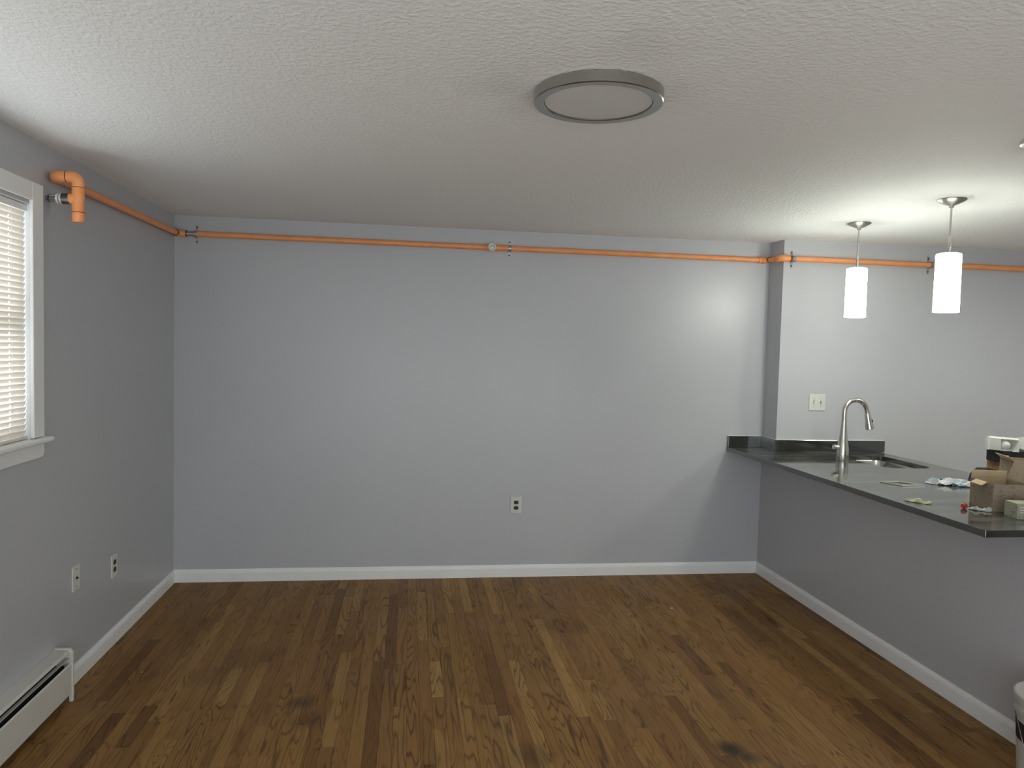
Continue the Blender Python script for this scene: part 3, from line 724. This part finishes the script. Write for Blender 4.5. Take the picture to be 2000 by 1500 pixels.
def head(cx, cy, cz, yaw):
    ex = Vector((math.cos(yaw), math.sin(yaw), 0)); ey = Vector((-ex.y, ex.x, 0)); c = Vector((cx, cy, cz))
    P = lambda a, q, r: c + ex * a + ey * q + Vector((0, 0, r))
    b = MB(); bm = b.bm
    w, h, d = .078, .042, .055
    back = [bm.verts.new(P(x, d, z)) for x, z in ((-w * .7, -h * .7), (w * .7, -h * .7), (w * .7, h * .7), (-w * .7, h * .7))]
    mid = [bm.verts.new(P(x, -.02, z)) for x, z in ((-w, -h * .85), (w, -h), (w, h * .8), (-w, h))]
    fr = [bm.verts.new(P(x, y, z)) for x, y, z in ((-w * .95, -.042, -h * .75), (w * .9, -d, -h * .95), (w * .9, -d, h * .62), (-w * .95, -.042, h * .8))]
    il = -.024
    inn = [bm.verts.new(P(x, y, z)) for x, y, z in ((il, -.0485, -h * .80), (w * .86, -d - .0005, -h * .90), (w * .86, -d - .0005, h * .57), (il, -.0485, h * .72))]
    dp = [bm.verts.new(P(x, y, z)) for x, y, z in ((.012, -.005, -h * .45), (w * .55, -.005, -h * .5), (w * .55, -.005, h * .3), (.012, -.005, h * .35))]
    for p, q in ((back, mid), (mid, fr), (fr, inn), (inn, dp)):
        for k in range(4): bm.faces.new((p[k], p[(k + 1) % 4], q[(k + 1) % 4], q[k]))
    bm.faces.new(back); bm.faces.new(dp)
    o = b.obj('lamp_head', 'plastic', em, label='white angled lamp head', bevel=.003)
    MB().lathe([(0, -.030), (.014, -.026), (.024, -.014), (.0285, 0), (.024, .014), (.014, .026), (0, .030)], P(.010, -.024, -.004), ey, 20).obj('bulb', 'bulb', o, smooth=True)
    MB().tube([P(0, 0, -h * .6), (cx, cy, ez0 + .06)], .010, 12).obj('swivel', 'plastic', o)
head(4.800, -1.420, ez0 + .100, math.radians(-14)); head(5.000, -1.420, ez0 + .100, math.radians(12))

# ------------------------------------------------------------------ pail at the right edge, chips on the floor
px_, py_ = 3.972, -2.725
pl = thing('paint_pail', 'grey white plastic pail with dark print and wire handle on the floor', 'pail', (px_, py_, 0))
MB().lathe([(0, .001), (.128, .001), (.130, .006), (.146, .30), (.152, .301), (.152, .312), (.147, .314), (.148, .338), (0, .338)], (px_, py_, 0), (0, 0, 1), 48).obj('bucket', 'pail', pl, smooth=True)
MB().lathe([(.1385, .190), (.1433, .262), (.1446, .262), (.1406, .190)], (px_, py_, 0), (0, 0, 1), 48, close=True).obj('print_band', 'label_dark', pl, smooth=True)
MB().lathe([(.150, .336), (.155, .338), (.156, .362), (.150, .366), (.143, .364), (.140, .356), (0, .354)], (px_, py_, 0), (0, 0, 1), 48).obj('lid', 'pail', pl, smooth=True)
hp = [Vector((px_ - .153, py_ + .05, .30)) + Vector((-.026 * math.sin(a) , -.02 * (1 - math.cos(a)) - .08 * math.sin(a / 2), -.20 * math.sin(a / 2) ** 2)) for a in [math.pi * i / 10 for i in range(11)]]
MB().tube(hp, .0018, 6).obj('wire_handle', 'wire', pl, smooth=True)
def chip(x, y, w, label, seed):
    rr = random.Random(seed)
    pts = [(w * rr.uniform(.6, 1) * math.cos(a), w * .5 * rr.uniform(.6, 1) * math.sin(a)) for a in [2 * math.pi * i / 7 for i in range(7)]]
    tag(MB().prism(pts, lambda p, e: (x + p[0], y + p[1], .0002 + .0012 * e)).obj('paint_chip', 'plastic'), label, 'paint chip')
chip(3.199, -.698, .017, 'largest pale paint chip lying on the right half of the floor', 1)
chip(.271, -1.391, .006, 'tiny pale paint chip on the floor near the heater', 2)
for o in bpy.data.objects:
    if '_o' in o: del o['_o']
